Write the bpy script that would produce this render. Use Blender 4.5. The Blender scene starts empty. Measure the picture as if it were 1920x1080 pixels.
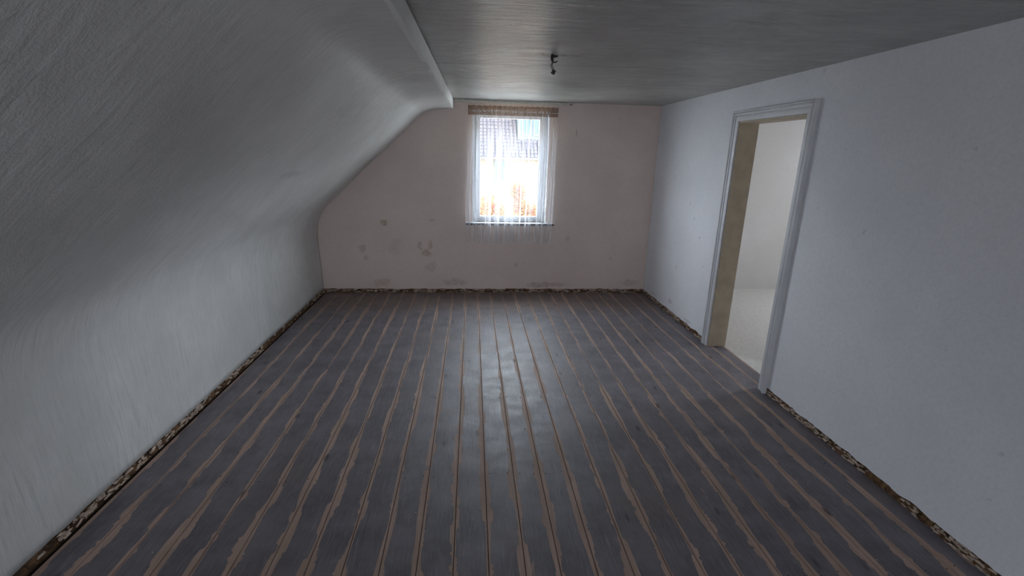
import bpy, bmesh, math, random
from mathutils import Vector, Matrix, noise
random.seed(7)
sc = bpy.context.scene
col = sc.collection
# ------------------------------------------------------------------ camera
f, pit, yaw, rol = 895.281, 0.274764, 0.0868679, 0.0247897
F = Vector((math.sin(yaw)*math.cos(pit), math.cos(yaw)*math.cos(pit), -math.sin(pit)))
R0 = Vector((math.cos(yaw), -math.sin(yaw), 0)); U0 = R0.cross(F)
R = R0*math.cos(rol) + U0*math.sin(rol); U = -R0*math.sin(rol) + U0*math.cos(rol)
cd = bpy.data.cameras.new('camera'); cam = bpy.data.objects.new('camera', cd); col.objects.link(cam)
m = Matrix((R, U, -F)).transposed().to_4x4(); m.translation = Vector((0, 0, 1.7)); cam.matrix_world = m
cd.sensor_width = 36; cd.lens = f/1920*36; cd.clip_start = .05; cd.clip_end = 500
sc.camera = cam
# ------------------------------------------------------------------ world, exposure
SKY = 28.0
w = bpy.data.worlds.new('overcast_sky'); sc.world = w; w.use_nodes = True
bg = w.node_tree.nodes['Background']; bg.inputs[0].default_value = (.83, .89, 1.0, 1); bg.inputs[1].default_value = SKY
vs = sc.view_settings
sc.display_settings.display_device = 'sRGB'
vs.view_transform = 'Standard'; vs.look = 'None'; vs.gamma = 1; vs.use_curve_mapping = False; vs.exposure = 0.0
sc.cycles.transparent_max_bounces = 20; sc.cycles.max_bounces = 12; sc.cycles.diffuse_bounces = 5
sc.cycles.use_denoising = True

D = 5.8045; XL = -1.809; XR = 2.212; H = 2.275; YB = -3.6
OX0, OX1, OZ0, OZ1 = .005, .895, .885, 2.175          # window opening in the back wall
DY0, DY1, DH = 3.17, 4.02, 2.0                          # doorway in the right wall
RX0, RX1, RZ0, RZ1 = -.97, .02, .74, 1.6                       # unseen opening added behind the camera to let in fill light
BB = .046                                               # height of the bare strip at the wall foot

def portal(loc, rot, sx, sy):
    l = bpy.data.lights.new('opening_portal', 'AREA'); l.shape = 'RECTANGLE'; l.size = sx; l.size_y = sy
    o = bpy.data.objects.new('opening_portal', l); col.objects.link(o); o.location = loc; o.rotation_euler = rot
    l.cycles.is_portal = True
portal(((OX0+OX1)/2, D+.205, (OZ0+OZ1)/2), (-math.pi/2, 0, 0), OX1-OX0, OZ1-OZ0)
portal(((RX0+RX1)/2, YB-.16, (RZ0+RZ1)/2), (math.pi/2, 0, 0), RX1-RX0, RZ1-RZ0)  # portal of the added rear opening
portal((5.56, 4.2, 1.4), (0, math.pi/2, 0), .9, .9)

# ------------------------------------------------------------------ helpers
def tag(o, label=None, cat=None, group=None, kind=None):
    for k, v in (('label', label), ('category', cat), ('group', group), ('kind', kind)):
        if v: o[k] = v
    return o
def empty(name, loc=(0, 0, 0)):
    o = bpy.data.objects.new(name, None); col.objects.link(o); o.location = loc; o.empty_display_size = .1
    return o
def link(name, bm, mat, parent=None, smooth=False, keep=False):
    me = bpy.data.meshes.new(name)
    if not keep: bmesh.ops.recalc_face_normals(bm, faces=bm.faces[:])
    bm.to_mesh(me); bm.free()
    if mat: me.materials.append(mat)
    if smooth:
        for p in me.polygons: p.use_smooth = True
    o = bpy.data.objects.new(name, me); col.objects.link(o)
    if parent is not None:
        o.parent = parent
        o.matrix_parent_inverse = Matrix.Translation(-Vector(parent.location))
    return o
def box(bm, x0, x1, y0, y1, z0, z1, M=None):
    vs_ = [bm.verts.new(Vector(c) if M is None else M @ Vector(c)) for c in
           ((x0,y0,z0),(x1,y0,z0),(x1,y1,z0),(x0,y1,z0),(x0,y0,z1),(x1,y0,z1),(x1,y1,z1),(x0,y1,z1))]
    for q in ((0,3,2,1),(4,5,6,7),(0,1,5,4),(1,2,6,5),(2,3,7,6),(3,0,4,7)):
        bm.faces.new([vs_[i] for i in q])
    return vs_
def bevel(bm, w_, seg=2):
    bmesh.ops.bevel(bm, geom=bm.edges[:], offset=w_, segments=seg, affect='EDGES', profile=.6)
def tube(bm, pts, r, n=8, cap=True):
    rings = []
    for i, p in enumerate(pts):
        p = Vector(p); a = Vector(pts[max(i-1, 0)]); b = Vector(pts[min(i+1, len(pts)-1)])
        t = (b-a).normalized(); u = t.orthogonal().normalized() if i == 0 else (u_prev - t*u_prev.dot(t)).normalized()
        u_prev = u; v = t.cross(u); rr = r[i] if isinstance(r, (list, tuple)) else r
        rings.append([bm.verts.new(p + (u*math.cos(2*math.pi*k/n)+v*math.sin(2*math.pi*k/n))*rr) for k in range(n)])
    for a, b in zip(rings, rings[1:]):
        for k in range(n): bm.faces.new((a[k], a[(k+1) % n], b[(k+1) % n], b[k]))
    if cap: bm.faces.new(rings[0][::-1]); bm.faces.new(rings[-1])
def N3(x, y, z=0): return noise.noise(Vector((x, y, z)))

# ------------------------------------------------------------------ materials
class G:
    def __init__(s, name):
        s.m = bpy.data.materials.new(name); s.m.use_nodes = True; s.t = s.m.node_tree; s.t.nodes.clear()
        s.out = s.n('ShaderNodeOutputMaterial')
    def n(s, typ, **kw):
        x = s.t.nodes.new(typ)
        for k, v in kw.items(): setattr(x, k, v)
        return x
    def set(s, sock, v):
        if isinstance(v, bpy.types.NodeSocket): s.t.links.new(v, sock)
        elif v is not None:
            if isinstance(v, (tuple, list)) and len(v) == 3 and sock.type == 'RGBA': v = (*v, 1)
            sock.default_value = v
    def math(s, op, a, b=None, c=None, clamp=False):
        x = s.n('ShaderNodeMath', operation=op, use_clamp=clamp)
        s.set(x.inputs[0], a); s.set(x.inputs[1], b); s.set(x.inputs[2], c); return x.outputs[0]
    def pos(s): return s.n('ShaderNodeNewGeometry').outputs['Position']
    def sep(s, v):
        x = s.n('ShaderNodeSeparateXYZ'); s.set(x.inputs[0], v); return x.outputs
    def comb(s, a, b, c):
        x = s.n('ShaderNodeCombineXYZ')
        for i, v in enumerate((a, b, c)): s.set(x.inputs[i], v)
        return x.outputs[0]
    def vscale(s, v, sc_, off=(0, 0, 0)):
        x = s.n('ShaderNodeMapping'); s.set(x.inputs[0], v); x.inputs['Scale'].default_value = sc_; x.inputs['Location'].default_value = off
        return x.outputs[0]
    def noise(s, v, scale=5, detail=4, rough=.5, dist=0):
        x = s.n('ShaderNodeTexNoise'); s.set(x.inputs['Vector'], v); x.inputs['Scale'].default_value = scale
        x.inputs['Detail'].default_value = detail; x.inputs['Roughness'].default_value = rough; x.inputs['Distortion'].default_value = dist
        return x.outputs['Fac']
    def ramp(s, v, a, b, lo=0., hi=1.):
        x = s.n('ShaderNodeMapRange'); x.interpolation_type = 'SMOOTHSTEP'
        s.set(x.inputs[0], v); s.set(x.inputs[1], a); s.set(x.inputs[2], b); s.set(x.inputs[3], lo); s.set(x.inputs[4], hi)
        return x.outputs[0]
    def mix(s, fac, a, b, mode='MIX'):
        x = s.n('ShaderNodeMix', data_type='RGBA', blend_type=mode); s.set(x.inputs[0], fac); s.set(x.inputs[6], a); s.set(x.inputs[7], b)
        return x.outputs[2]
    def bump(s, h, strength=.3, dist=.01, nrm=None):
        x = s.n('ShaderNodeBump'); x.inputs['Strength'].default_value = strength; x.inputs['Distance'].default_value = dist
        s.set(x.inputs['Height'], h)
        if nrm is not None: s.set(x.inputs['Normal'], nrm)
        return x.outputs[0]
    def bsdf(s, colr, rough=.6, nrm=None, spec=.5, metal=0):
        x = s.n('ShaderNodeBsdfPrincipled'); s.set(x.inputs['Base Color'], colr); s.set(x.inputs['Roughness'], rough)
        s.set(x.inputs['Specular IOR Level'], spec); s.set(x.inputs['Metallic'], metal)
        if nrm is not None: s.set(x.inputs['Normal'], nrm)
        return x.outputs[0]
    def done(s, sh): s.t.links.new(sh, s.out.inputs[0]); return s.m
    def spot(s, base, coords, cx, cz, rx, rz, colr, a, wob=.35, nscale=14):
        """one stain or scrape with a shape of its own: soft noisy ellipse"""
        p0, p1 = coords
        dx = s.math('DIVIDE', s.math('SUBTRACT', p0, cx), rx); dz = s.math('DIVIDE', s.math('SUBTRACT', p1, cz), rz)
        r2 = s.math('SQRT', s.math('ADD', s.math('MULTIPLY', dx, dx), s.math('MULTIPLY', dz, dz)))
        r2 = s.math('ADD', r2, s.math('MULTIPLY', s.math('SUBTRACT', s.n_shared(nscale), .5), wob*6))
        brk = s.ramp(s.n_shared(90), .38, .62, .25, 1.)
        return s.mix(s.math('MULTIPLY', s.ramp(r2, .5, 1.15, a*1.15, 0.), brk), base, colr)
    def n_shared(s, sc_):
        if not hasattr(s, '_ns'): s._ns = {}
        if sc_ not in s._ns: s._ns[sc_] = s.noise(s.pos(), sc_, 4, .6)
        return s._ns[sc_]

def plain(name, c, rough=.5, spec=.5, metal=0, var=.12, nscale=30, bump=.1):
    g = G(name); nz = g.noise(g.pos(), nscale, 4)
    cc = g.mix(g.ramp(nz, .3, .7), tuple(x*(1-var) for x in c), tuple(min(1, x*(1+var)) for x in c))
    return g.done(g.bsdf(cc, rough, g.bump(nz, bump, .003), spec, metal))

def wall_mat(name, c1, c2, spots=(), axes=(0, 2), grit=.35, rough=.75):
    g = G(name); p = g.pos(); xyz = g.sep(p); co = (xyz[axes[0]], xyz[axes[1]])
    big = g.noise(p, 1.1, 5, .6); c = g.mix(g.ramp(big, .3, .7), c1, c2)
    fine = g.noise(p, 55, 3, .7); c = g.mix(g.ramp(fine, .35, .75, 0, .22), c, tuple(x*.72 for x in c1))
    sp = g.noise(p, 17, 2, .5); c = g.mix(g.ramp(sp, .73, .80, 0, .35), c, tuple(x*.55 for x in c1))
    for s_ in spots: c = g.spot(c, co, *s_)
    grn = g.noise(p, 120, 2, .6)
    h = g.bump(grn, grit, .003, g.bump(big, .3, .03))
    return g.done(g.bsdf(c, rough, h, .3))

ochre = (.30, .20, .075); grey = (.17, .15, .14); umber = (.12, .075, .04)
M_back = wall_mat('pinkish_old_wallpaper', (.67, .555, .505), (.75, .63, .575), [
    (-1.05, .868, .045, .035, ochre, .75), (-1.316, .557, .055, .06, grey, .4), (-1.28, .44, .035, .045, grey, .25),
    (-.93, .57, .10, .11, grey, .16), (-.505, .60, .022, .085, ochre, .55), (-.56, .50, .07, .05, ochre, .6), (-.64, .60, .03, .05, umber, .35),
    (-.50, .33, .08, .07, (.22, .15, .1), .25), (-1.10, .12, .12, .06, ochre, .35), (-.20, .13, .16, .05, umber, .3),
    (-.47, .90, .04, .02, grey, .3), (-.62, .55, .02, .02, umber, .5), (1.22, 1.95, .012, .04, ochre, .6), (1.18, .70, .03, .04, grey, .35),
    (.55, .36, .03, .03, umber, .3), (1.75, .45, .02, .02, grey, .3), (2.02, .13, .14, .05, umber, .25), (.9, .1, .3, .04, umber, .4)])
M_right = wall_mat('white_limewashed_wall', (.73, .735, .77), (.80, .80, .83), [
    (4.9, .55, 0.0138, 0.0275, umber, 0.42), (4.75, 1.25, 0.0110, 0.0165, grey, 0.35), (4.62, 1.12, 0.0110, 0.0165, umber, 0.35), (4.45, .95, 0.0110, 0.0110, umber, 0.42),
    (4.95, .15, 0.0660, 0.0275, umber, 0.32), (4.5, .08, 0.1100, 0.0165, umber, 0.28), (5.0, .8, 0.0110, 0.0165, grey, 0.35), (5.45, .09, 0.1100, 0.0165, umber, 0.21),
    (5.2, 1.5, 0.0110, 0.0220, grey, 0.28), (4.9, 1.6, 0.0110, 0.0165, grey, 0.28), (4.3, .7, 0.0165, 0.0110, grey, 0.28)], axes=(1, 2))
M_plain_wall = wall_mat('rear_room_wall', (.50, .48, .45), (.56, .54, .52))

def ceil_mat(name, spots, crack, base=((.40, .40, .378), (.50, .50, .475)), gloss=.34, wave=.25, scuff=.45, spec=.32, var=.09):
    g = G(name); p = g.pos(); xyz = g.sep(p)
    st = g.vscale(p, (2.6, 15, 2.6)); s1 = g.noise(st, 1.0, 7, .66, 1.2)
    st2 = g.vscale(p, (5, 62, 5)); s2 = g.noise(st2, 1.0, 5, .65, .6)
    blotch = g.noise(p, 2.1, 6, .62)
    c = g.mix(g.ramp(blotch, .3, .7), *base)
    c = g.mix(g.ramp(s2, .42, .72, 0, g.ramp(blotch, .35, .65, .12, .42)), c, (.34, .345, .325))
    c = g.mix(g.ramp(s1, .50, .72, 0, scuff), c, (.60, .60, .585))
    for s_ in spots: c = g.spot(c, (xyz[0], xyz[1]), *s_)
    h = g.bump(s1, wave, .016, g.bump(g.noise(g.vscale(p, (6, 11, 6)), 1., 5, .65), .45, .014)); h = g.bump(s2, .2, .003, h); h = g.bump(g.noise(p, 110, 3, .7), .55, .004, h)
    if crack:   # a board joint that telegraphs through the skim coat
        wv = g.math('MULTIPLY', g.math('SUBTRACT', g.noise(p, 6, 5, .7), .5), .05)
        dd = g.math('ABSOLUTE', g.math('SUBTRACT', g.math('ADD', xyz[1], wv), g.math('SUBTRACT', 3.52, g.math('MULTIPLY', xyz[0], .10))))
        br = g.ramp(g.noise(p, 3.1, 3, .6), .38, .55)
        line = g.math('MULTIPLY', g.ramp(dd, .003, .010, 1., 0.), br)
        c = g.mix(g.math('MULTIPLY', line, .6), c, (.13, .13, .12)); h = g.bump(line, .6, .004, h)
        d3 = g.math('ABSOLUTE', g.math('SUBTRACT', g.math('ADD', xyz[1], g.math('MULTIPLY', wv, 1.6)), g.math('SUBTRACT', 6.7, g.math('MULTIPLY', xyz[0], 1.75))))
        ins = g.math('MULTIPLY', g.ramp(xyz[0], .9, 1.05), g.ramp(xyz[0], 1.45, 1.6, 1., 0.))
        h = g.bump(g.math('MULTIPLY', g.ramp(d3, .005, .03, 1., 0.), ins), .8, .006, h)
    ro = g.ramp(g.noise(p, 5, 4), .3, .7, gloss, gloss+var) if var else gloss
    return g.done(g.bsdf(c, ro, h, spec))
M_ceil = ceil_mat('glossy_skimmed_ceiling', [(.47, 3.13, .085, .05, (.14, .12, .08), .9), (.36, 3.14, .1, .05, (.25, .22, .15), .6), (.62, 3.12, .07, .03, (.2, .19, .17), .5),
                                             (1.25, 2.45, .22, .30, (.36, .35, .27), .4), (1.9, 3.3, .4, .3, (.4, .39, .33), .3), (.3, 2.5, .2, .2, (.4, .39, .38), .3)], True, gloss=.25, wave=1.6, spec=.5, var=0)
M_slope = ceil_mat('brushed_slope_plaster', [(-.62, 3.2, .25, .3, (.36, .35, .31), .35), (-1.2, 3.4, .03, .25, (.30, .30, .29), .4), (-.35, 3.5, .12, .25, (.38, .39, .38), .4)], False, ((.60, .60, .58), (.72, .72, .70)), gloss=.36, wave=.28, scuff=.28)
M_beam = wall_mat('beam_edge_plaster', (.80, .80, .77), (.88, .88, .85), grit=.6)

def masonry():
    g = G('bare_brown_mortar'); p = g.pos(); n1 = g.noise(p, 35, 5, .7); n2 = g.noise(p, 9, 4, .6)
    c = g.mix(g.ramp(n1, .35, .65), (.055, .030, .016), (.20, .115, .06)); c = g.mix(g.ramp(n2, .5, .65, 0, .8), c, (.045, .028, .02))
    c = g.mix(g.ramp(g.noise(p, 4, 3), .62, .7, 0, .5), c, (.22, .07, .03))
    return g.done(g.bsdf(c, .95, g.bump(n1, 1, .012), .2))
M_brown = masonry()
M_crumb = plain('crumbled_plaster', (.46, .36, .29), .9, .2, var=.35, nscale=60, bump=.6)
M_shell = plain('dark_structure', (.10, .08, .07), .95, .1)

def board_mat():
    g = G('worn_painted_board')
    tc = g.n('ShaderNodeUVMap'); tc.uv_map = 'UVMap'; u = g.sep(tc.outputs[0])[0]
    y = g.sep(g.pos())[1]; x = g.sep(g.pos())[0]
    rnd = g.n('ShaderNodeObjectInfo').outputs['Random']
    W = .153
    masks = []
    for side in (0, 1):
        d = g.math('MULTIPLY', u if side == 0 else g.math('SUBTRACT', 1., u), W)
        off = g.math('ADD', g.math('MULTIPLY', rnd, 173.), side*31.7)
        lo = g.noise(g.comb(g.math('MULTIPLY', y, 1.0), off, 0.), 1.15, 2, .5)
        mid = g.noise(g.comb(g.math('MULTIPLY', y, 1.0), off, 3.), 3.4, 6, .62)
        det = g.noise(g.comb(g.math('MULTIPLY', x, 60.), g.math('MULTIPLY', y, 4.), off), 1.0, 4, .65)
        near = g.ramp(y, 1.4, 4.2, 1.05, .55)
        wd = g.math('ADD', g.math('MULTIPLY', g.ramp(lo, .40, .66), .017 if side == 0 else .023), g.math('MULTIPLY', g.ramp(mid, .49, .56), .014))
        wd = g.math('MULTIPLY', g.math('ADD', wd, .0055), near)
        wd = g.math('ADD', wd, g.math('MULTIPLY', g.math('SUBTRACT', det, .5), .008))
        gap_ = g.ramp(mid, .30, .33)      # stretches where the paint reaches the very edge
        masks.append(g.math('MULTIPLY', g.ramp(g.math('SUBTRACT', wd, d), -.0006, .0012), gap_))
    worn = g.math('MAXIMUM', masks[0], masks[1])
    # isolated worn patches and knots
    pv = g.comb(g.math('MULTIPLY', x, 13.), g.math('MULTIPLY', y, 3.2), g.math('MULTIPLY', rnd, 50.))
    pt = g.noise(pv, 1.0, 4, .6)
    patch = g.ramp(pt, .70, .73)
    worn = g.math('MAXIMUM', worn, g.math('MULTIPLY', patch, .65))
    fib = g.noise(g.comb(g.math('MULTIPLY', x, 330.), g.math('MULTIPLY', y, 9.), g.math('MULTIPLY', rnd, 90.)), 1.0, 4, .6)
    fib2 = g.noise(g.comb(g.math('MULTIPLY', x, 90.), g.math('MULTIPLY', y, 2.5), g.math('MULTIPLY', rnd, 40.)), 1.0, 5, .6, .6)
    blot = g.noise(g.pos(), 4.5, 6, .65)
    paint = g.mix(g.ramp(blot, .3, .7), (.100, .091, .103), (.168, .152, .170))
    paint = g.mix(g.ramp(fib, .50, .70, 0, .7), paint, (.26, .245, .255))
    paint = g.mix(g.ramp(fib2, .55, .75, 0, .45), paint, (.055, .050, .055))
    paint = g.mix(g.ramp(g.noise(g.pos(), 1.6, 3), .5, .7, 0, .45), paint, (.15, .12, .11))
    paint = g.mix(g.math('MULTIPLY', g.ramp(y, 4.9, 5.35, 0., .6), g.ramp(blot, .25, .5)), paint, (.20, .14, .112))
    spk = g.noise(g.comb(g.math('MULTIPLY', x, 130.), g.math('MULTIPLY', y, 42.), 0.), 1.0, 2, .5)
    paint = g.mix(g.ramp(spk, .76, .80, 0, .6), paint, (.30, .28, .26))
    wood = g.mix(g.ramp(fib2, .3, .7), (.37, .255, .205), (.47, .335, .27))
    wood = g.mix(g.ramp(fib, .4, .7, 0, .3), wood, (.24, .155, .12))
    wood = g.mix(g.ramp(g.noise(g.pos(), 2.3, 4), .35, .65, 0, .55), wood, (.28, .20, .15))
    vor = g.n('ShaderNodeTexVoronoi'); g.set(vor.inputs['Vector'], g.comb(g.math('MULTIPLY', x, 7.), g.math('MULTIPLY', y, 2.6), g.math('MULTIPLY', rnd, 20.))); vor.inputs['Scale'].default_value = 1.
    knot = g.math('MULTIPLY', g.ramp(vor.outputs['Distance'], .05, .13, 1., 0.), .7)
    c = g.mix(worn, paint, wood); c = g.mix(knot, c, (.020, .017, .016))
    ro = g.math('ADD', g.math('MULTIPLY', worn, .22), g.ramp(g.noise(g.pos(), 7, 5, .6), .3, .7, .46, .57))
    h = g.bump(fib, .28, .0022); h = g.bump(g.math('SUBTRACT', fib2, worn), .35, .0022, h)
    h = g.bump(g.noise(g.pos(), 26, 3), .25, .004, h)
    return g.done(g.bsdf(c, ro, h, .5))
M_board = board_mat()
M_void = plain('dark_underfloor', (.02, .014, .011), .95, .1)
M_nail = plain('dark_nail_head', (.015, .012, .011), .6)
M_casing = plain('painted_casing', (.56, .56, .58), .5, var=.05, nscale=8)
M_jamb = plain('beige_jamb_paint', (.44, .37, .275), .6, var=.10, nscale=9)
M_lightfloor = plain('pale_floor', (.62, .60, .56), .5, var=.08)
M_frame = plain('white_window_paint', (.52, .53, .55), .35, var=.05)
M_rail = plain('cream_plastic_rail', (.55, .53, .46), .4)
M_sill = plain('white_sill', (.80, .81, .83), .35, var=.04)
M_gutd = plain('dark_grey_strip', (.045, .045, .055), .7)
M_metal = plain('dull_handle_metal', (.35, .36, .38), .35, metal=.8)
M_black = plain('black_plastic', (.008, .008, .009), .45)
M_wire = plain('black_wire', (.012, .011, .011), .5)
M_rust = plain('rusty_hook', (.03, .022, .018), .7, metal=.3)
M_red = plain('reddish_plug', (.16, .035, .025), .6)

def glass():
    g = G('window_glass'); fr = g.n('ShaderNodeFresnel')
    g.set(fr.inputs[0], g.ramp(g.n('ShaderNodeNewGeometry').outputs['Backfacing'], 0., 1., 1.5, 1/1.5))   # a thin pane: the same reflection from both faces
    t = g.n('ShaderNodeBsdfTransparent'); t.inputs[0].default_value = (.95, .97, .96, 1)
    gl = g.n('ShaderNodeBsdfGlossy'); gl.inputs['Roughness'].default_value = .02
    mx = g.n('ShaderNodeMixShader'); g.set(mx.inputs[0], fr.outputs[0]); g.set(mx.inputs[1], t.outputs[0]); g.set(mx.inputs[2], gl.outputs[0])
    return g.done(mx.outputs[0])
M_glass = glass()
def voile(name, c, c_top, lo, hi, thread, bands, trans):
    """sheer cloth: fine threads, and gathered bands where it lies denser; c_top is the yellowed tone near the heading"""
    g = G(name); tc = g.n('ShaderNodeUVMap'); tc.uv_map = 'UVMap'; uv = g.sep(tc.outputs[0])
    s1 = g.noise(g.comb(g.math('MULTIPLY', uv[0], thread), g.math('MULTIPLY', uv[1], .6), 0.), 1.0, 3, .7)
    s2 = g.noise(g.comb(g.math('MULTIPLY', uv[0], bands), g.math('MULTIPLY', uv[1], .35), 4.), 1.0, 3, .75)
    s3 = g.noise(g.comb(g.math('MULTIPLY', uv[0], bands*3.1), g.math('MULTIPLY', uv[1], .25), 8.), 1.0, 2, .6)
    fac = g.math('ADD', g.math('ADD', g.ramp(s2, .42, .60, lo, hi), g.ramp(s3, .56, .66, 0., hi*.45)), g.ramp(s1, .35, .7, -.05, .07), clamp=True)
    cc = g.mix(g.ramp(uv[1], .04, .30), c_top, c)
    cc = g.mix(g.ramp(s1, .45, .7, 0, .35), cc, tuple(x*.6 for x in c_top))if name.startswith('brown') else cc
    t = g.n('ShaderNodeBsdfTransparent'); d = g.n('ShaderNodeBsdfDiffuse'); g.set(d.inputs[0], cc)
    tr = g.n('ShaderNodeBsdfTranslucent'); g.set(tr.inputs[0], cc)
    m1 = g.n('ShaderNodeMixShader'); m1.inputs[0].default_value = trans; g.set(m1.inputs[1], d.outputs[0]); g.set(m1.inputs[2], tr.outputs[0])
    m2 = g.n('ShaderNodeMixShader'); g.set(m2.inputs[0], fac); g.set(m2.inputs[1], t.outputs[0]); g.set(m2.inputs[2], m1.outputs[0])
    return g.done(m2.outputs[0])
M_voile = voile('white_sheer_voile', (.86, .87, .90), (.66, .56, .46), .07, .38, 300., 24., .23)
M_hem = plain('voile_hem', (.86, .87, .90), .8, .1)
M_tape = voile('brown_gathered_heading', (.30, .20, .14), (.30, .20, .14), .62, .95, 420., 60., .16)

# ------------------------------------------------------------------ floor
floor = empty('floor'); tag(floor, 'dark grey painted floorboards worn to bare wood along the joints', kind='structure')
bm = bmesh.new(); box(bm, XL-.05, XR+.16, YB-.02, D+.03, -.12, -.024); link('subfloor', bm, M_void, floor)
seams = [-1.790, -1.635, -1.466, -1.315, -1.158, -1.006, -.849, -.692, -.540, -.387, -.233, -.078, .073, .229, .377, .532, .685, .841, .987,
         1.143, 1.309, 1.457, 1.604, 1.762, 1.939, 2.090, 2.243, 2.368]
def board_mesh():
    bm = bmesh.new(); vs_ = box(bm, 0, 1, 0, 1, -.024, 0)
    up = [e for e in bm.edges if all(v.co.z > -.001 for v in e.verts) and abs(e.verts[0].co.x-e.verts[1].co.x) < .01]
    bmesh.ops.bevel(bm, geom=up, offset=.010, segments=2, affect='EDGES')
    # restore the bevel's height: scaled x makes it flat otherwise
    uvl = bm.loops.layers.uv.new('UVMap')
    for v in bm.verts:
        if v.co.z < -.0005 and v.co.z > -.02: v.co.z = max(v.co.z*.25, -.0025)
    for fc in bm.faces:
        for lp in fc.loops: lp[uvl].uv = (lp.vert.co.x, lp.vert.co.y)
    bmesh.ops.recalc_face_normals(bm, faces=bm.faces[:])
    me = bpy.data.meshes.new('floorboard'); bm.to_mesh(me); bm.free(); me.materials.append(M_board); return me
BM = board_mesh()
def put_board(x0, x1, y0, y1):
    o = bpy.data.objects.new('floorboard', BM); col.objects.link(o); o.parent = floor
    o.location = (x0+.0015, y0, random.uniform(-.0012, .0008)); o.scale = (x1-x0-.003, y1-y0, 1)
    o.rotation_euler = (0, random.uniform(-.006, .006), 0)
for i in range(len(seams)-1):
    a, b = seams[i], seams[i+1]
    inner = b <= XR+.04
    y0, y1 = (YB, D+.012) if inner else (DY0-.005, DY1+.0)
    if a < XL: a = XL
    if not inner: put_board(a, min(b, 2.37), y0, y1); continue
    if b < -.6 or a > 1.40:      # the outer boards are pieced with short ends by the window wall
        yj = 5.27 + random.uniform(-.004, .004)
        put_board(a, b, y0, yj-.003); dx = random.uniform(-.012, .012)
        put_board(a, b, yj+.003, y1)
    else: put_board(a, b, y0, y1)
bm = bmesh.new()
for yn in (.8, 1.52, 2.25, 3.1, 3.9, 4.7, 5.55):
    for i in range(1, len(seams)-2):
        for s_, xx in ((1, seams[i]), (-1, seams[i+1])):
            if random.random() < .12: continue
            x_ = xx + s_*random.uniform(.022, .036); y_ = yn+random.uniform(-.012, .012)
            bmesh.ops.create_cone(bm, cap_ends=True, segments=8, radius1=.0028, radius2=.0024, depth=.003, matrix=Matrix.Translation((x_, y_, .0004)))
tag(link('nail_head', bm, M_nail, floor), kind='stuff')
bm = bmesh.new()
box(bm, XR+.015+.145, 5.5, 1.4, 6.2, -.12, -.004)
tag(link('floor', bm, M_lightfloor), 'pale floor of the adjoining room beyond the doorway', kind='structure')

# ------------------------------------------------------------------ back wall with window opening
def ring_wall(bm, x0, x1, z0, z1, hx0, hx1, hz0, hz1, y0, y1, jag=0):
    """rectangular slab in XZ with a rectangular hole, thickness y0..y1; the foot may be ragged"""
    nb = 160 if jag else 1
    for (ax, bx, az, bz) in ((x0, hx0, hz0, hz1), (hx1, x1, hz0, hz1), (x0, x1, hz1, z1)):
        box(bm, ax, bx, y0, y1, az, bz)
    zb = [z0 + (jag*(N3(i*.37, 2.2)+.6*N3(i*.11, 9)) if jag else 0) for i in range(nb+1)]
    fr, bk, frt, bkt = [], [], [], []
    for i in range(nb+1):
        x = x0+(x1-x0)*i/nb
        fr.append(bm.verts.new((x, y0, zb[i]))); bk.append(bm.verts.new((x, y1, zb[i])))
        frt.append(bm.verts.new((x, y0, hz0))); bkt.append(bm.verts.new((x, y1, hz0)))
    for i in range(nb):
        bm.faces.new((fr[i], fr[i+1], frt[i+1], frt[i])); bm.faces.new((bk[i+1], bk[i], bkt[i], bkt[i+1]))
        bm.faces.new((fr[i+1], fr[i], bk[i], bk[i+1])); bm.faces.new((frt[i], frt[i+1], bkt[i+1], bkt[i]))
bm = bmesh.new(); ring_wall(bm, -2.05, 2.36, BB, 2.45, OX0, OX1, OZ0, OZ1, D, D+.014, .009)
wb = link('wall_back', bm, M_back); tag(wb, 'stained greyish pink end wall around the curtained window', kind='structure')
bm = bmesh.new(); ring_wall(bm, -2.15, 2.5, -.15, 2.5, OX0, OX1, OZ0, OZ1, D+.014, D+.21)
link('masonry_core', bm, M_brown, wb)
bm = bmesh.new()   # plastered window reveal
t_ = .004
for q in ((OX0, OX0+t_, OZ0, OZ1), (OX1-t_, OX1, OZ0, OZ1), (OX0, OX1, OZ1-t_, OZ1), (OX0, OX1, OZ0, OZ0+t_)):
    box(bm, q[0], q[1], D+.0005, D+.20, q[2], q[3])
link('reveal', bm, M_right, wb)

# ------------------------------------------------------------------ left wall: knee wall curving into the slope
ctl = [(-1.809, BB), (-1.818, .35), (-1.829, .66), (-1.822, .80), (-1.785, .925), (-1.713, 1.037), (-1.473, 1.262), (-1.233, 1.497), (-.952, 1.746),
       (-.746, 1.943), (-.608, 2.072), (-.519, 2.133), (-.384, 2.163), (-.219, 2.176)]
prof = []
for i in range(len(ctl)-1):
    p0, p1, p2, p3 = (Vector(ctl[max(i-1, 0)]), Vector(ctl[i]), Vector(ctl[i+1]), Vector(ctl[min(i+2, len(ctl)-1)]))
    for k in range(5):
        t = k/5; prof.append(.5*((2*p1)+(p2-p0)*t+(2*p0-5*p1+4*p2-p3)*t*t+(3*p1-p0-3*p2+p3)*t**3))
prof.append(Vector(ctl[-1]))
def xb(y): return -.212 - .0145*(5.75-y)
nrm = []
for i in range(len(prof)):
    t = (prof[min(i+1, len(prof)-1)]-prof[max(i-1, 0)]).normalized(); nrm.append(Vector((-t.y, t.x)))
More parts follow.
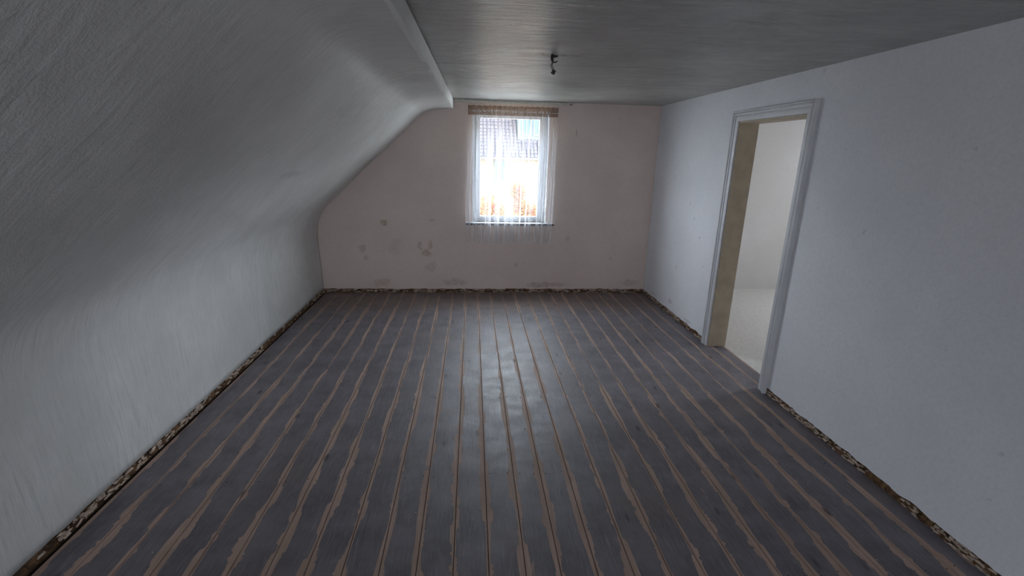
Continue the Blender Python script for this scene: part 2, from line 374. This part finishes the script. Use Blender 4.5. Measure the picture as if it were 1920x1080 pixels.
def slope_sheet(off, y0, y1, ny, wave, jag=0):
    bm = bmesh.new(); rows = []
    for j in range(ny+1):
        y = y0+(y1-y0)*j/ny; row = []
        for i, p in enumerate(prof):
            wgt = max(0, min(1, (p.x+.6)/.381)); dx = (xb(y)+.219)*wgt
            o_ = off
            if wave: o_ = off + wave*(N3(p.x*1.3+p.y*1.1, y*1.1, 4)+.4*N3(p.x*3+p.y*3, y*2.6, 7))*min(1, (y1-y)*1.2)*(1-wgt*.8)
            q = p + nrm[i]*o_
            z = q.y + (jag*(N3(y*9, 5)+.5*N3(y*33, 2)) if i == 0 else 0)
            row.append(bm.verts.new((q.x+dx, y, z)))
        rows.append(row)
    for a, b in zip(rows, rows[1:]):
        for i in range(len(prof)-1): bm.faces.new((a[i], a[i+1], b[i+1], b[i]))
    return bm, rows
bm, rows = slope_sheet(0, YB, D-.008, 150, .006, .009)
r2 = [bm.verts.new(v.co + Vector((nrm[i].x, 0, nrm[i].y))*.013) for i, v in enumerate(rows[-1])]   # plaster thickness at its edges
for i in range(len(prof)-1): bm.faces.new((rows[-1][i], rows[-1][i+1], r2[i+1], r2[i]))
ft = [r[0] for r in rows]; f2 = [bm.verts.new(v.co + Vector((-.013, 0, 0))) for v in ft]
for i in range(len(ft)-1): bm.faces.new((ft[i], ft[i+1], f2[i+1], f2[i]))
wl = link('wall_left', bm, M_slope, smooth=True); tag(wl, 'low left wall curving up into the sloping attic ceiling', kind='structure')
ctl0 = prof[0].copy(); prof[0] = Vector((ctl0.x, -.12))
bm, rows = slope_sheet(.014, YB-.1, D+.02, 6, 0)
ext = bmesh.ops.extrude_face_region(bm, geom=bm.faces[:])
for v in [e for e in ext['geom'] if isinstance(e, bmesh.types.BMVert)]:
    v.co += Vector((-.08, 0, .08))
link('masonry_core', bm, M_brown, wl); prof[0] = ctl0

# ------------------------------------------------------------------ ceiling
bm = bmesh.new(); nx, ny = 44, 110; rows = []
for j in range(ny+1):
    y = YB + (D+.012-YB)*j/ny; row = []
    for i in range(nx+1):
        x = -.40+(2.36+.40)*i/nx
        z = H + .0045*(N3(x*1.4, y*2.2, 1)+.5*N3(x*3, y*5, 3))*min(1, (D-y)*1.5 if y < D else 0)*min(1, max(0, (XR-x)*2))
        row.append(bm.verts.new((x, y, z)))
    rows.append(row)
for a, b in zip(rows, rows[1:]):
    for i in range(nx): bm.faces.new((a[i], a[i+1], b[i+1], b[i]))
ce = link('ceiling', bm, M_ceil, smooth=True, keep=True); tag(ce, 'uneven glossy white ceiling with a board joint and brown stain', kind='structure')
bm = bmesh.new(); box(bm, -.8, 2.55, YB-.1, D+.3, H+.012, H+.2); link('joist_layer', bm, M_shell, ce)
bm = bmesh.new(); A, B, n_ = [], [], 90
for j in range(n_+1):
    y = YB+(D-.004-YB)*j/n_; wob = .0035*N3(y*2.3, 8)+.0018*N3(y*11, 3)
    x = xb(y)
    zb_ = 2.1745+.004*N3(y*3.1, 5)+.002*N3(y*14, 1)
    A.append([bm.verts.new((x+wob, y, zb_)), bm.verts.new((x+.002+.5*wob, y, H-.006)), bm.verts.new((x-.010, y, H-.005)), bm.verts.new((x-.010, y, H+.008)), bm.verts.new((x-.06, y, H+.008)), bm.verts.new((x-.022, y, zb_))])
for a, b in zip(A, A[1:]):
    for k in range(6): bm.faces.new((a[k], a[(k+1) % 6], b[(k+1) % 6], b[k]))
bm.faces.new(A[0]); bm.faces.new(A[-1][::-1])
tag(link('trim_1', bm, M_beam), 'narrow plastered beam edge between slope and flat ceiling', kind='structure')

# ------------------------------------------------------------------ right wall with doorway
def right_slab(bm, x0, x1, y0, y1, z0, z1, jag=0):
    box(bm, x0, x1, DY1, y1, max(z0, .3) if jag else z0, z1); box(bm, x0, x1, y0, DY0, max(z0, .3) if jag else z0, z1); box(bm, x0, x1, DY0, DY1, DH, z1)
    if jag:
        for (a, b) in ((DY1, y1), (y0, DY0)):
            n_ = int((b-a)*45); P = []
            for i in range(n_+1):
                y = a+(b-a)*i/n_; z = z0 + jag*(N3(y*9, 11)+.6*N3(y*30, 4))
                P.append([bm.verts.new(c) for c in ((x0, y, z), (x0, y, .3), (x1, y, .3), (x1, y, z))])
            for p_, q_ in zip(P, P[1:]):
                for k in range(4): bm.faces.new((p_[k], q_[k], q_[(k+1) % 4], p_[(k+1) % 4]))
bm = bmesh.new(); right_slab(bm, XR, XR+.014, YB, D-.008, BB, H+.02, .012)
wr = link('wall_right', bm, M_right); tag(wr, 'pale wall at the right with the open doorway', kind='structure')
bm = bmesh.new(); right_slab(bm, XR+.014, XR+.16, YB-.1, D+.02, -.12, H+.05); link('masonry_core', bm, M_brown, wr)

# doorway lining and moulded casing
door = empty('door_1', (XR+.08, (DY0+DY1)/2, 0)); tag(door, 'open doorway with moulded white casing and beige jamb', kind='structure')
def casing(bm, yin, yout, zt):
    # moulding profile (across, projection)
    s = 1 if yout > yin else -1; wd = abs(yout-yin)
    pr = [(0, 0), (0, .014), (.018, .016), (.034, .016), (.036, .010), (.042, .010), (.045, .020), (.056, .022), (.059, .015), (.064, .015), (.067, .027), (.078, .027), (.082, .022), (.085, 0)]
    pr = [(a*wd/.085, b) for a, b in pr]
    lo = [bm.verts.new((XR-b, yin+s*a, 0)) for a, b in pr]; hi = [bm.verts.new((XR-b, yin+s*a, zt+a)) for a, b in pr]
    for i in range(len(pr)-1): bm.faces.new((lo[i], lo[i+1], hi[i+1], hi[i]))
    bm.faces.new(lo)
    return pr
bm = bmesh.new(); pr = casing(bm, DY1, DY1+.085, DH); link('casing', bm, M_casing, door)
bm = bmesh.new(); casing(bm, DY0, DY0-.085, DH); link('casing', bm, M_casing, door)
bm = bmesh.new()
lo = [bm.verts.new((XR-b, DY0-a, DH+a)) for a, b in pr]; hi = [bm.verts.new((XR-b, DY1+a, DH+a)) for a, b in pr]
for i in range(len(pr)-1): bm.faces.new((lo[i], lo[i+1], hi[i+1], hi[i]))
link('head_casing', bm, M_casing, door)
for nm, q in (('jamb', (DY1-.016, DY1, 0, DH)), ('jamb', (DY0, DY0+.016, 0, DH)), ('head_jamb', (DY0, DY1, DH-.016, DH))):
    bm = bmesh.new(); box(bm, XR-.004, XR+.165, q[0], q[1], q[2], q[3]); bevel(bm, .002, 1); link(nm, bm, M_jamb, door)

# ------------------------------------------------------------------ rear part and adjoining room (out of view, they shape the light)
bm = bmesh.new(); ring_wall(bm, -2.1, 2.5, -.12, 2.45, RX0, RX1, RZ0, RZ1, YB-.15, YB)  # the opening in this wall is added for fill light
tag(link('wall_rear', bm, M_plain_wall), 'rear wall behind the viewer', kind='structure')
bm = bmesh.new(); box(bm, 2.37, 5.5, 6.0, 6.2, -.004, H); tag(link('wall_far', bm, M_plain_wall), 'end wall of the adjoining room', kind='structure')
bm = bmesh.new(); box(bm, 2.37, 5.5, 1.4, 1.6, -.004, H); tag(link('wall_near', bm, M_plain_wall), 'near wall of the adjoining room', kind='structure')
bm = bmesh.new(); box(bm, 2.37, 5.5, 1.4, 6.2, H+.001, H+.15); tag(link('ceiling', bm, M_plain_wall), 'ceiling of the adjoining room', kind='structure')
bm = bmesh.new(); box(bm, 5.5, 5.6, 1.4, 3.75, -.12, H+.15); box(bm, 5.5, 5.6, 4.65, 6.2, -.12, H+.15); box(bm, 5.5, 5.6, 3.75, 4.65, -.12, .95); box(bm, 5.5, 5.6, 3.75, 4.65, 1.85, H+.15)
tag(link('wall_side', bm, M_plain_wall), 'outer wall of the adjoining room with its window', kind='structure')

# ------------------------------------------------------------------ bare strips at the wall feet (skirting torn off)
def strip(name, label, P, Q, inward):
    P, Q, inward = Vector(P), Vector(Q), Vector(inward); L = (Q-P).length; t = (Q-P).normalized(); n_ = int(L*70)
    bm = bmesh.new(); prev = None
    for i in range(n_+1):
        c = P+t*(L*i/n_); d = .0115+.007*N3(i*.35, 1, L)+.005*N3(i*1.1, 2, L); d = max(d, .003); h = .034+.012*N3(i*.3, 3, L)+.008*N3(i*.9, 7, L)
        cur = [bm.verts.new(v) for v in (c, c+inward*d, c+inward*d*.9+Vector((0, 0, h*.55)), c+inward*d*.35+Vector((0, 0, h)), c+Vector((0, 0, h+.006)))]
        if prev:
            for k in range(4): bm.faces.new((prev[k], cur[k], cur[k+1], prev[k+1]))
        prev = cur
    o = link(name, bm, M_brown); tag(o, label, kind='structure')
    bm = bmesh.new()
    for i in range(int(L*110)):
        s_ = random.random()*L
        if N3(s_*2.3, 4, L) < -.12 and random.random() < .85: continue
        a = random.uniform(.008, .045); b = random.uniform(.004, .009); hh = random.uniform(.003, .009); zc = random.choice((random.uniform(.002, .012), random.uniform(.012, .040), random.uniform(.022, .040)))
        c = P+t*s_+inward*random.uniform(.010, .016)+Vector((0, 0, zc))
        M_ = Matrix.Translation(c) @ Matrix((t, inward, Vector((0, 0, 1)))).transposed().to_4x4() @ Matrix.Rotation(random.uniform(-.25, .25), 4, 'Y') @ Matrix.Rotation(random.uniform(-.5, .5), 4, 'X') @ Matrix.Rotation(random.uniform(-.12, .12), 4, 'Z')
        tp = random.uniform(.3, .9)
        vs_ = box(bm, -a/2, a/2, -b/2, b/2, -hh/2, hh/2, M_)
        for k_, v in enumerate(vs_):
            v.co += t*random.uniform(-.3, .3)*a + Vector((0, 0, random.uniform(-.35, .35)*hh*tp))
    tag(link('plaster_crumb', bm, M_crumb, o), kind='stuff')
strip('baseboard_back', 'bare brown strip with plaster crumbs under the window wall', (XL, D+.013, 0), (XR, D+.013, 0), (0, -1, 0))
strip('baseboard_left', 'bare brown strip with plaster crumbs along the left wall', (XL-.013, YB, 0), (XL-.013, D, 0), (1, 0, 0))
strip('baseboard_right', 'bare brown strip with plaster crumbs along the right wall', (XR+.013, D, 0), (XR+.013, DY1+.085, 0), (-1, 0, 0))
strip('baseboard_right', 'bare brown strip on the near side of the doorway', (XR+.013, DY0-.085, 0), (XR+.013, YB, 0), (-1, 0, 0))

# ------------------------------------------------------------------ window
win = empty('window_1', ((OX0+OX1)/2, D+.2, OZ0)); tag(win, 'white single casement window in the end wall', kind='structure')
WY = D+.10
def rframe(bm, x0, x1, z0, z1, wl_, wr_, wb_, wt_, y0, y1):
    box(bm, x0, x0+wl_, y0, y1, z0, z1); box(bm, x1-wr_, x1, y0, y1, z0, z1)
    box(bm, x0+wl_, x1-wr_, y0, y1, z0, z0+wb_); box(bm, x0+wl_, x1-wr_, y0, y1, z1-wt_, z1)
gx0, gx1, gz0, gz1 = .096, .797, .950, 2.088            # the visible glass
bm = bmesh.new(); rframe(bm, OX0+.004, OX1-.004, OZ0+.004, OZ1-.004, .045, .045, .035, .045, WY+.012, WY+.07); bevel(bm, .003, 1)
link('window_frame', bm, M_frame, win)
bm = bmesh.new(); rframe(bm, OX0+.038, OX1-.038, OZ0+.030, OZ1-.038, gx0-OX0-.038, OX1-.038-gx1, gz0-OZ0-.03, OZ1-.038-gz1, WY, WY+.05); bevel(bm, .004, 2)
sash = link('sash', bm, M_frame, win)
bm = bmesh.new(); box(bm, gx0-.008, gx1+.008, WY+.024, WY+.028, gz0-.008, gz1+.008)
link('pane', bm, M_glass, sash)
bm = bmesh.new(); box(bm, gx1+.012, gx1+.036, WY-.008, WY, 1.43, 1.53); bevel(bm, .003, 2)
tube(bm, [(gx1+.024, WY-.004, 1.485), (gx1+.024, WY-.04, 1.485)], .008); tube(bm, [(gx1+.024, WY-.04, 1.49), (gx1+.022, WY-.042, 1.42), (gx1+.020, WY-.040, 1.365)], [.009, .008, .007])
link('handle', bm, M_metal, win)
bm = bmesh.new(); box(bm, OX0+.0335, OX0+.0395, WY-.001, WY+.011, 1.0, 2.13); link('shadow_line', bm, M_gutd, win)  # dark strip standing in for the shadow line between sash and frame
for zc in (1.0, 2.02):
    bm = bmesh.new(); tube(bm, [(OX0+.044, WY-.006, zc-.035), (OX0+.044, WY-.006, zc+.035)], .007, 10); link('hinge', bm, M_metal, win)
sill = empty('window_sill', ((OX0+OX1)/2, D, OZ0)); tag(sill, 'thin white sill with a dark underside below the window', kind='structure')
bm = bmesh.new(); box(bm, -.085, 1.005, D-.035, D+.11, OZ0-.008, OZ0+.004); bevel(bm, .002, 2); link('sill_board', bm, M_sill, sill)
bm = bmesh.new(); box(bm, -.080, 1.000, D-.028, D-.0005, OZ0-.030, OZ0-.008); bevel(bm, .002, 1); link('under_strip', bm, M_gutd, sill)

# ------------------------------------------------------------------ curtain rail and curtain
RY = D-.05
rail = empty('curtain_rail', (.47, RY, 2.25)); tag(rail, 'cream curtain track fixed under the ceiling above the window', 'curtain rail')
bm = bmesh.new(); box(bm, -.205, 1.165, RY-.016, RY+.016, 2.249, 2.268); bevel(bm, .003, 2); box(bm, -.205, 1.165, RY-.006, RY-.002, 2.242, 2.250); box(bm, -.205, 1.165, RY+.002, RY+.006, 2.242, 2.250)
link('track', bm, M_rail, rail)
for x_ in (-.1, .48, 1.1):
    bm = bmesh.new(); box(bm, x_-.008, x_+.008, RY-.002, RY+.010, 2.266, H+.001); bevel(bm, .002, 1); link('bracket', bm, M_rail, rail)
bm = bmesh.new(); tube(bm, [(1.122, RY-.019, 2.250), (1.122, RY-.006, 2.250)], .009, 10); link('screw', bm, M_red, rail)

cur = empty('curtain', (.46, D-.06, 2.2)); tag(cur, 'sheer white voile curtain with brown gathered heading over the window', 'curtain')
# the folds: a meandering sheet, so that it overlaps itself into two or three layers
folds = []   # (centre along width 0..1, half width of overlap, depth)
random.seed(21)
NF = 15
edges = sorted([(i+.5+random.uniform(-.3, .3))/NF for i in range(NF)])
amps = [random.choice((.006, .010, .016, .022, .030)) for _ in edges]
def sheet_xy(s, v):
    """s 0..1 across the cloth, v 0 at the top, 1 at the hem"""
    x = s; y = 0
    open_ = min(1, v*3.2)
    for k, (c, a) in enumerate(zip(edges, amps)):
        d = (s-c)/.016
        sway = .006*N3(k*3.1, v*2.2)*v
        g_ = math.exp(-d*d)
        x += -d*math.exp(-d*d/1.4)*a*1.35*open_ + sway*g_
        y += g_*(.014+a*.5)*open_*(1 if k % 2 else -1)
    y += .0035*math.sin(s*2*math.pi*58+1.3*math.sin(s*31))*(1-.55*open_)
    y += .004*N3(s*9, v*1.5, 5)*v
    return x, y
def edge_l(v): return -.045 - .050*min(1, v*1.3) + .012*v*v
def edge_r(v): return .985 + .010*math.sin(v*3) - .022*v
def cloth(z_top, z_bot, ns, nv, v0, v1, zwob):
    bm = bmesh.new(); uvl = bm.loops.layers.uv.new('UVMap'); rows = []
    for j in range(nv+1):
        v = v0+(v1-v0)*j/nv; row = []
        for i in range(ns+1):
            s = i/ns; x, y = sheet_xy(s, v); xl, xr = edge_l(v), edge_r(v)
            z = z_top+(z_bot-z_top)*j/nv
            if j == nv: z += zwob*N3(s*6, 3)+zwob*.4*N3(s*40, 1)
            if j == 0 and v0 == 0: z += .006*abs(math.sin(s*math.pi*17))*-1+.002
            row.append((bm.verts.new((xl+(xr-xl)*x, D-.062+y*1.0, z)), s, v))
        rows.append(row)
    for a, b in zip(rows, rows[1:]):
        for i in range(ns):
            fc = bm.faces.new((a[i][0], a[i+1][0], b[i+1][0], b[i][0]))
            for lp, q in zip(fc.loops, (a[i], a[i+1], b[i+1], b[i])): lp[uvl].uv = (q[1], q[2])
    return bm
link('voile', cloth(2.112, .645, 900, 40, .06, 1, .006), M_voile, cur, smooth=True, keep=True)
link('heading', cloth(2.214, 2.110, 900, 5, 0, .06, .003), M_tape, cur, smooth=True, keep=True)
bm = bmesh.new()          # bright drawstring slots of the heading tape
for k in range(34):
    s = (k+.5+random.uniform(-.25, .25))/34; x, y = sheet_xy(s, .03); X = edge_l(0)+(edge_r(0)-edge_l(0))*x
    wd = random.uniform(.004, .012); box(bm, X-wd, X+wd, D-.062+y-.006, D-.062+y-.004, 2.148, 2.153)
tag(link('drawstring', bm, M_sill, cur), 'white drawstring showing in the heading', kind='stuff')
for k in range(18):
    s = k/17; X = edge_l(0)+(edge_r(0)-edge_l(0))*s
    bm = bmesh.new(); tube(bm, [(X, RY-.004, 2.239), (X, RY-.008, 2.234), (X, RY-.010, 2.226), (X+.003, RY-.012, 2.212)], .0022, 6); link('hook', bm, M_rail, cur)

def ribbon(pts, wd):
    bm = bmesh.new(); P = []
    for x_, z_ in pts: P.append([bm.verts.new((x_+a, D-.075-b, z_)) for a, b in ((-wd, 0), (0, .004), (wd, 0), (0, -.004))])
    for a, b in zip(P, P[1:]):
        for k in range(4): bm.faces.new((a[k], a[(k+1) % 4], b[(k+1) % 4], b[k]))
    tag(link('turned_edge', bm, M_hem, cur), 'bright turned back edge of the voile')
ribbon([(.868, 2.13), (.873, 1.9), (.872, 1.6), (.870, 1.3), (.862, 1.1), (.845, .9), (.84, .65)], .0045)
ribbon([(.905, 1.42), (.900, 1.3), (.885, 1.12), (.872, .98), (.862, .88)], .0035)
ribbon([(.012, 2.10), (.008, 1.7), (.010, 1.3), (.012, .9), (.012, .65)], .0025)

# ------------------------------------------------------------------ loose lamp cable in the ceiling
px, py = .493, 3.112
lamp = empty('lamp_cable', (px, py, H)); tag(lamp, 'black hook and loose wires with connector hanging from the stained ceiling', 'lamp wiring')
bm = bmesh.new(); tube(bm, [(px-.012, py, H+.004), (px-.014, py, H-.012), (px-.013, py, H-.030), (px-.006, py-.002, H-.040), (px+.008, py-.002, H-.041), (px+.018, py, H-.034)], [.009, .010, .008, .0045, .004, .0035], 8)
tube(bm, [(px-.014, py, H-.006), (px+.004, py, H-.008), (px+.020, py, H-.005)], [.008, .007, .006], 8)
link('hook', bm, M_rust, lamp, smooth=True)
for s_, q in ((0, [(-.008, 0, -.036), (-.014, 0, -.046), (-.020, .002, -.058), (-.016, .002, -.068), (-.012, 0, -.076), (-.009, 0, -.084)]),
              (1, [(-.006, 0, -.038), (-.009, -.003, -.048), (-.013, -.003, -.056), (-.009, -.003, -.066), (-.003, -.002, -.075), (0, 0, -.083)])):
    bm = bmesh.new(); tube(bm, [(px+a, py+b, H+c) for a, b, c in q], .0020, 6); link('wire', bm, M_wire, lamp, smooth=True)
bm = bmesh.new(); Mx = Matrix.Translation((px-.003, py, H-.096)) @ Matrix.Rotation(.45, 4, 'Y')
box(bm, -.011, .011, -.009, .009, -.013, .013, Mx); bevel(bm, .002, 2)
link('connector', bm, M_black, lamp)

# ------------------------------------------------------------------ crumbs lying on the boards
bm = bmesh.new()
for k in range(150):
    x_ = random.uniform(-1.6, 2.1); y_ = random.uniform(.9, 5.6); r_ = random.choice((.0010, .0013, .0018, .0024))
    M_ = Matrix.Translation((x_, y_, .0015)) @ Matrix.Rotation(random.uniform(0, 3), 4, 'Z')
    for v in box(bm, -r_*1.5, r_*1.5, -r_, r_, -.001, r_*.6, M_): v.co += Vector((random.uniform(-r_, r_)*.4, random.uniform(-r_, r_)*.4, 0))
tag(link('plaster_dust', bm, plain('pale_grit', (.45, .43, .40), .9)), 'tiny pale grit scattered over the dark floorboards', 'debris', kind='stuff')

# ------------------------------------------------------------------ outside: ground, neighbouring house, autumn tree
M_ground = plain('pale_gravel_ground', (.42, .41, .39), .95, .1, nscale=2)
bm = bmesh.new(); v = [bm.verts.new(c) for c in ((-120, 7, -5.6), (120, 7, -5.6), (120, 160, -5.6), (-120, 160, -5.6))]; bm.faces.new(v)
tag(link('ground', bm, M_ground), 'pale ground below the window', kind='structure')
HY = 30.
M_hwall = plain('cream_render', (.12, .10, .07), .9, .1, nscale=.8, var=.05)
M_roof = plain('mauve_brown_tiles', (.036, .032, .039), .8, .2, nscale=6, var=.25)
M_blue = plain('pale_blue_paint', (.035, .052, .062), .6, nscale=4, var=.05)
M_gut = plain('grey_gutter', (.03, .027, .033), .5)
M_dglass = plain('far_window_glass', (.04, .06, .072), .6, .2)
hs = empty('house', (2, HY, -5.6)); tag(hs, 'cream neighbouring house with tiled roof seen through the curtain', 'house')
bm = bmesh.new(); box(bm, -12, 16, HY, HY+23, -5.6, 1.55); link('wall', bm, M_hwall, hs)
bm = bmesh.new(); pts = [(-12.3, HY-.45, 1.42), (16.3, HY-.45, 1.42), (16.3, HY+11.5, 12.96), (-12.3, HY+11.5, 12.96), (-12.3, HY+23.4, 1.42), (16.3, HY+23.4, 1.42)]
v = [bm.verts.new(p_) for p_ in pts]; bm.faces.new(v[:4]); bm.faces.new((v[3], v[2], v[5], v[4])); bm.faces.new((v[0], v[3], v[4])); bm.faces.new((v[1], v[5], v[2])); bm.faces.new((v[0], v[4], v[5], v[1]))
link('roof', bm, M_gut, hs)
bm = bmesh.new(); sl = Vector((0, 4.95, 4.78)).normalized(); up = Vector((0, -sl.z, sl.y)); tw, th = .235, .30
for r_ in range(30):
    for c_ in range(70):
        x0 = -5.2+c_*tw; o_ = Vector((x0, HY-.48, 1.43))+sl*(r_*th)
        P = []
        for q in (0, 1):
            for k in range(6):
                a = k/5*math.pi; P.append(bm.verts.new(o_+Vector((tw*.5-tw*.44*math.cos(a), 0, 0))+up*(.075*math.sin(a)+.03*(1-q)+.012)+sl*(q*th*1.08)))
        for k in range(5): bm.faces.new((P[k], P[k+1], P[k+7], P[k+6]))
        bm.faces.new([P[k] for k in range(6)])
tag(link('roof_tile', bm, M_roof, hs), kind='stuff')
bm = bmesh.new(); box(bm, -12.3, 16.3, HY-.56, HY-.42, 1.36, 1.47); link('gutter', bm, M_gut, hs)
def far_window(x0, x1, z0, z1, y, nm='window'):
    bm = bmesh.new(); rframe(bm, x0, x1, z0, z1, .10, .10, .10, .10, y-.08, y+.02); box(bm, (x0+x1)/2-.035, (x0+x1)/2+.035, y-.08, y+.02, z0+.1, z1-.1)
    wf = link(nm, bm, M_blue, hs); bm = bmesh.new(); box(bm, x0+.1, x1-.1, y-.03, y-.01, z0+.1, z1-.1); link('pane', bm, M_dglass, wf)
far_window(1.34, 2.14, -.02, 1.22, HY); far_window(5.2, 6.0, -.02, 1.22, HY); far_window(-2.4, -1.6, -.02, 1.22, HY)
bm = bmesh.new(); box(bm, 1.24, 2.24, HY-.14, HY, -.10, -.02); link('window_ledge', bm, M_hwall, hs)
dm = []
bm = bmesh.new(); box(bm, 2.80, 4.6, HY+.55, HY+4, 2.2, 4.4); link('dormer', bm, M_blue, hs)
far_window(3.0, 3.62, 2.75, 4.1, HY+.55, 'dormer_window'); far_window(3.72, 4.4, 2.75, 4.1, HY+.55, 'dormer_window')
bm = bmesh.new(); box(bm, 2.6, 4.8, HY+.25, HY+4.4, 4.4, 4.55); link('dormer_roof', bm, M_gut, hs)

def tree(cx, cy, blobs, label, nleaf, seed):
    rs = random.Random(seed)
    tr = empty('tree', (cx, cy, -5.6)); tag(tr, label, 'tree', 'autumn trees below the window')
    bm = bmesh.new(); tube(bm, [(cx, cy, -5.6), (cx+.1, cy, -4.2), (cx-.05, cy, -2.8), (cx, cy, -1.4)], [.16, .13, .10, .06], 8)
    for k in range(9):
        a = rs.uniform(0, 6.28); z_ = rs.uniform(-3.4, -1.8); b = rs.choice(blobs); e = Vector((b[0], b[1], b[2]))
        tube(bm, [(cx, cy, z_), (cx*.5+e.x*.5, cy*.5+e.y*.5, z_*.5+e.z*.5+.2), tuple(e)], [.05, .035, .015], 5)
    link('trunk', bm, plain('bark', (.10, .07, .05), .9), tr)
    bm = bmesh.new()
    for k in range(nleaf):
        b = rs.choice(blobs); d = Vector((rs.gauss(0, 1), rs.gauss(0, 1), rs.gauss(0, 1))).normalized()*(rs.random()**.45)
        c = Vector((b[0]+d.x*b[3], b[1]+d.y*b[3], b[2]+d.z*b[4])); q = Matrix.Rotation(rs.uniform(0, 6.28), 3, 'Z') @ Matrix.Rotation(rs.uniform(0, 6.28), 3, 'X')
        s_ = rs.uniform(.03, .055); vv = [bm.verts.new(c+q @ Vector(o_)*s_) for o_ in ((-1, 0, 0), (0, -.6, .15), (1, 0, 0), (0, .6, .15))]; bm.faces.new(vv)
    g = G('autumn_leaves'); nz = g.noise(g.pos(), 2.6, 4); cc = g.mix(g.ramp(nz, .35, .62), (.16, .045, .026), (.19, .085, .026)); cc = g.mix(g.ramp(g.noise(g.pos(), 9, 3), .5, .7, 0, .6), cc, (.24, .18, .07))
    tag(link('foliage', bm, g.done(g.bsdf(cc, .8, None, .2)), tr), kind='stuff')
tree(.9, 20, [(.75, 20, -.55, .62, .62), (.45, 20.1, -1.2, .9, .7), (1.2, 19.9, -1.1, .8, .7), (.8, 20, -2.0, 1.2, .9)], 'orange red autumn tree at the lower left of the window view', 9000, 3)
tree(2.75, 22.8, [(2.15, 22.8, -.05, .33, .5), (2.3, 22.8, -.85, .5, .6), (2.85, 22.8, -1.1, .6, .55), (2.6, 22.8, -2.0, .7, .7)], 'narrower reddish tree with pointed top at the lower right of the window view', 8000, 5)
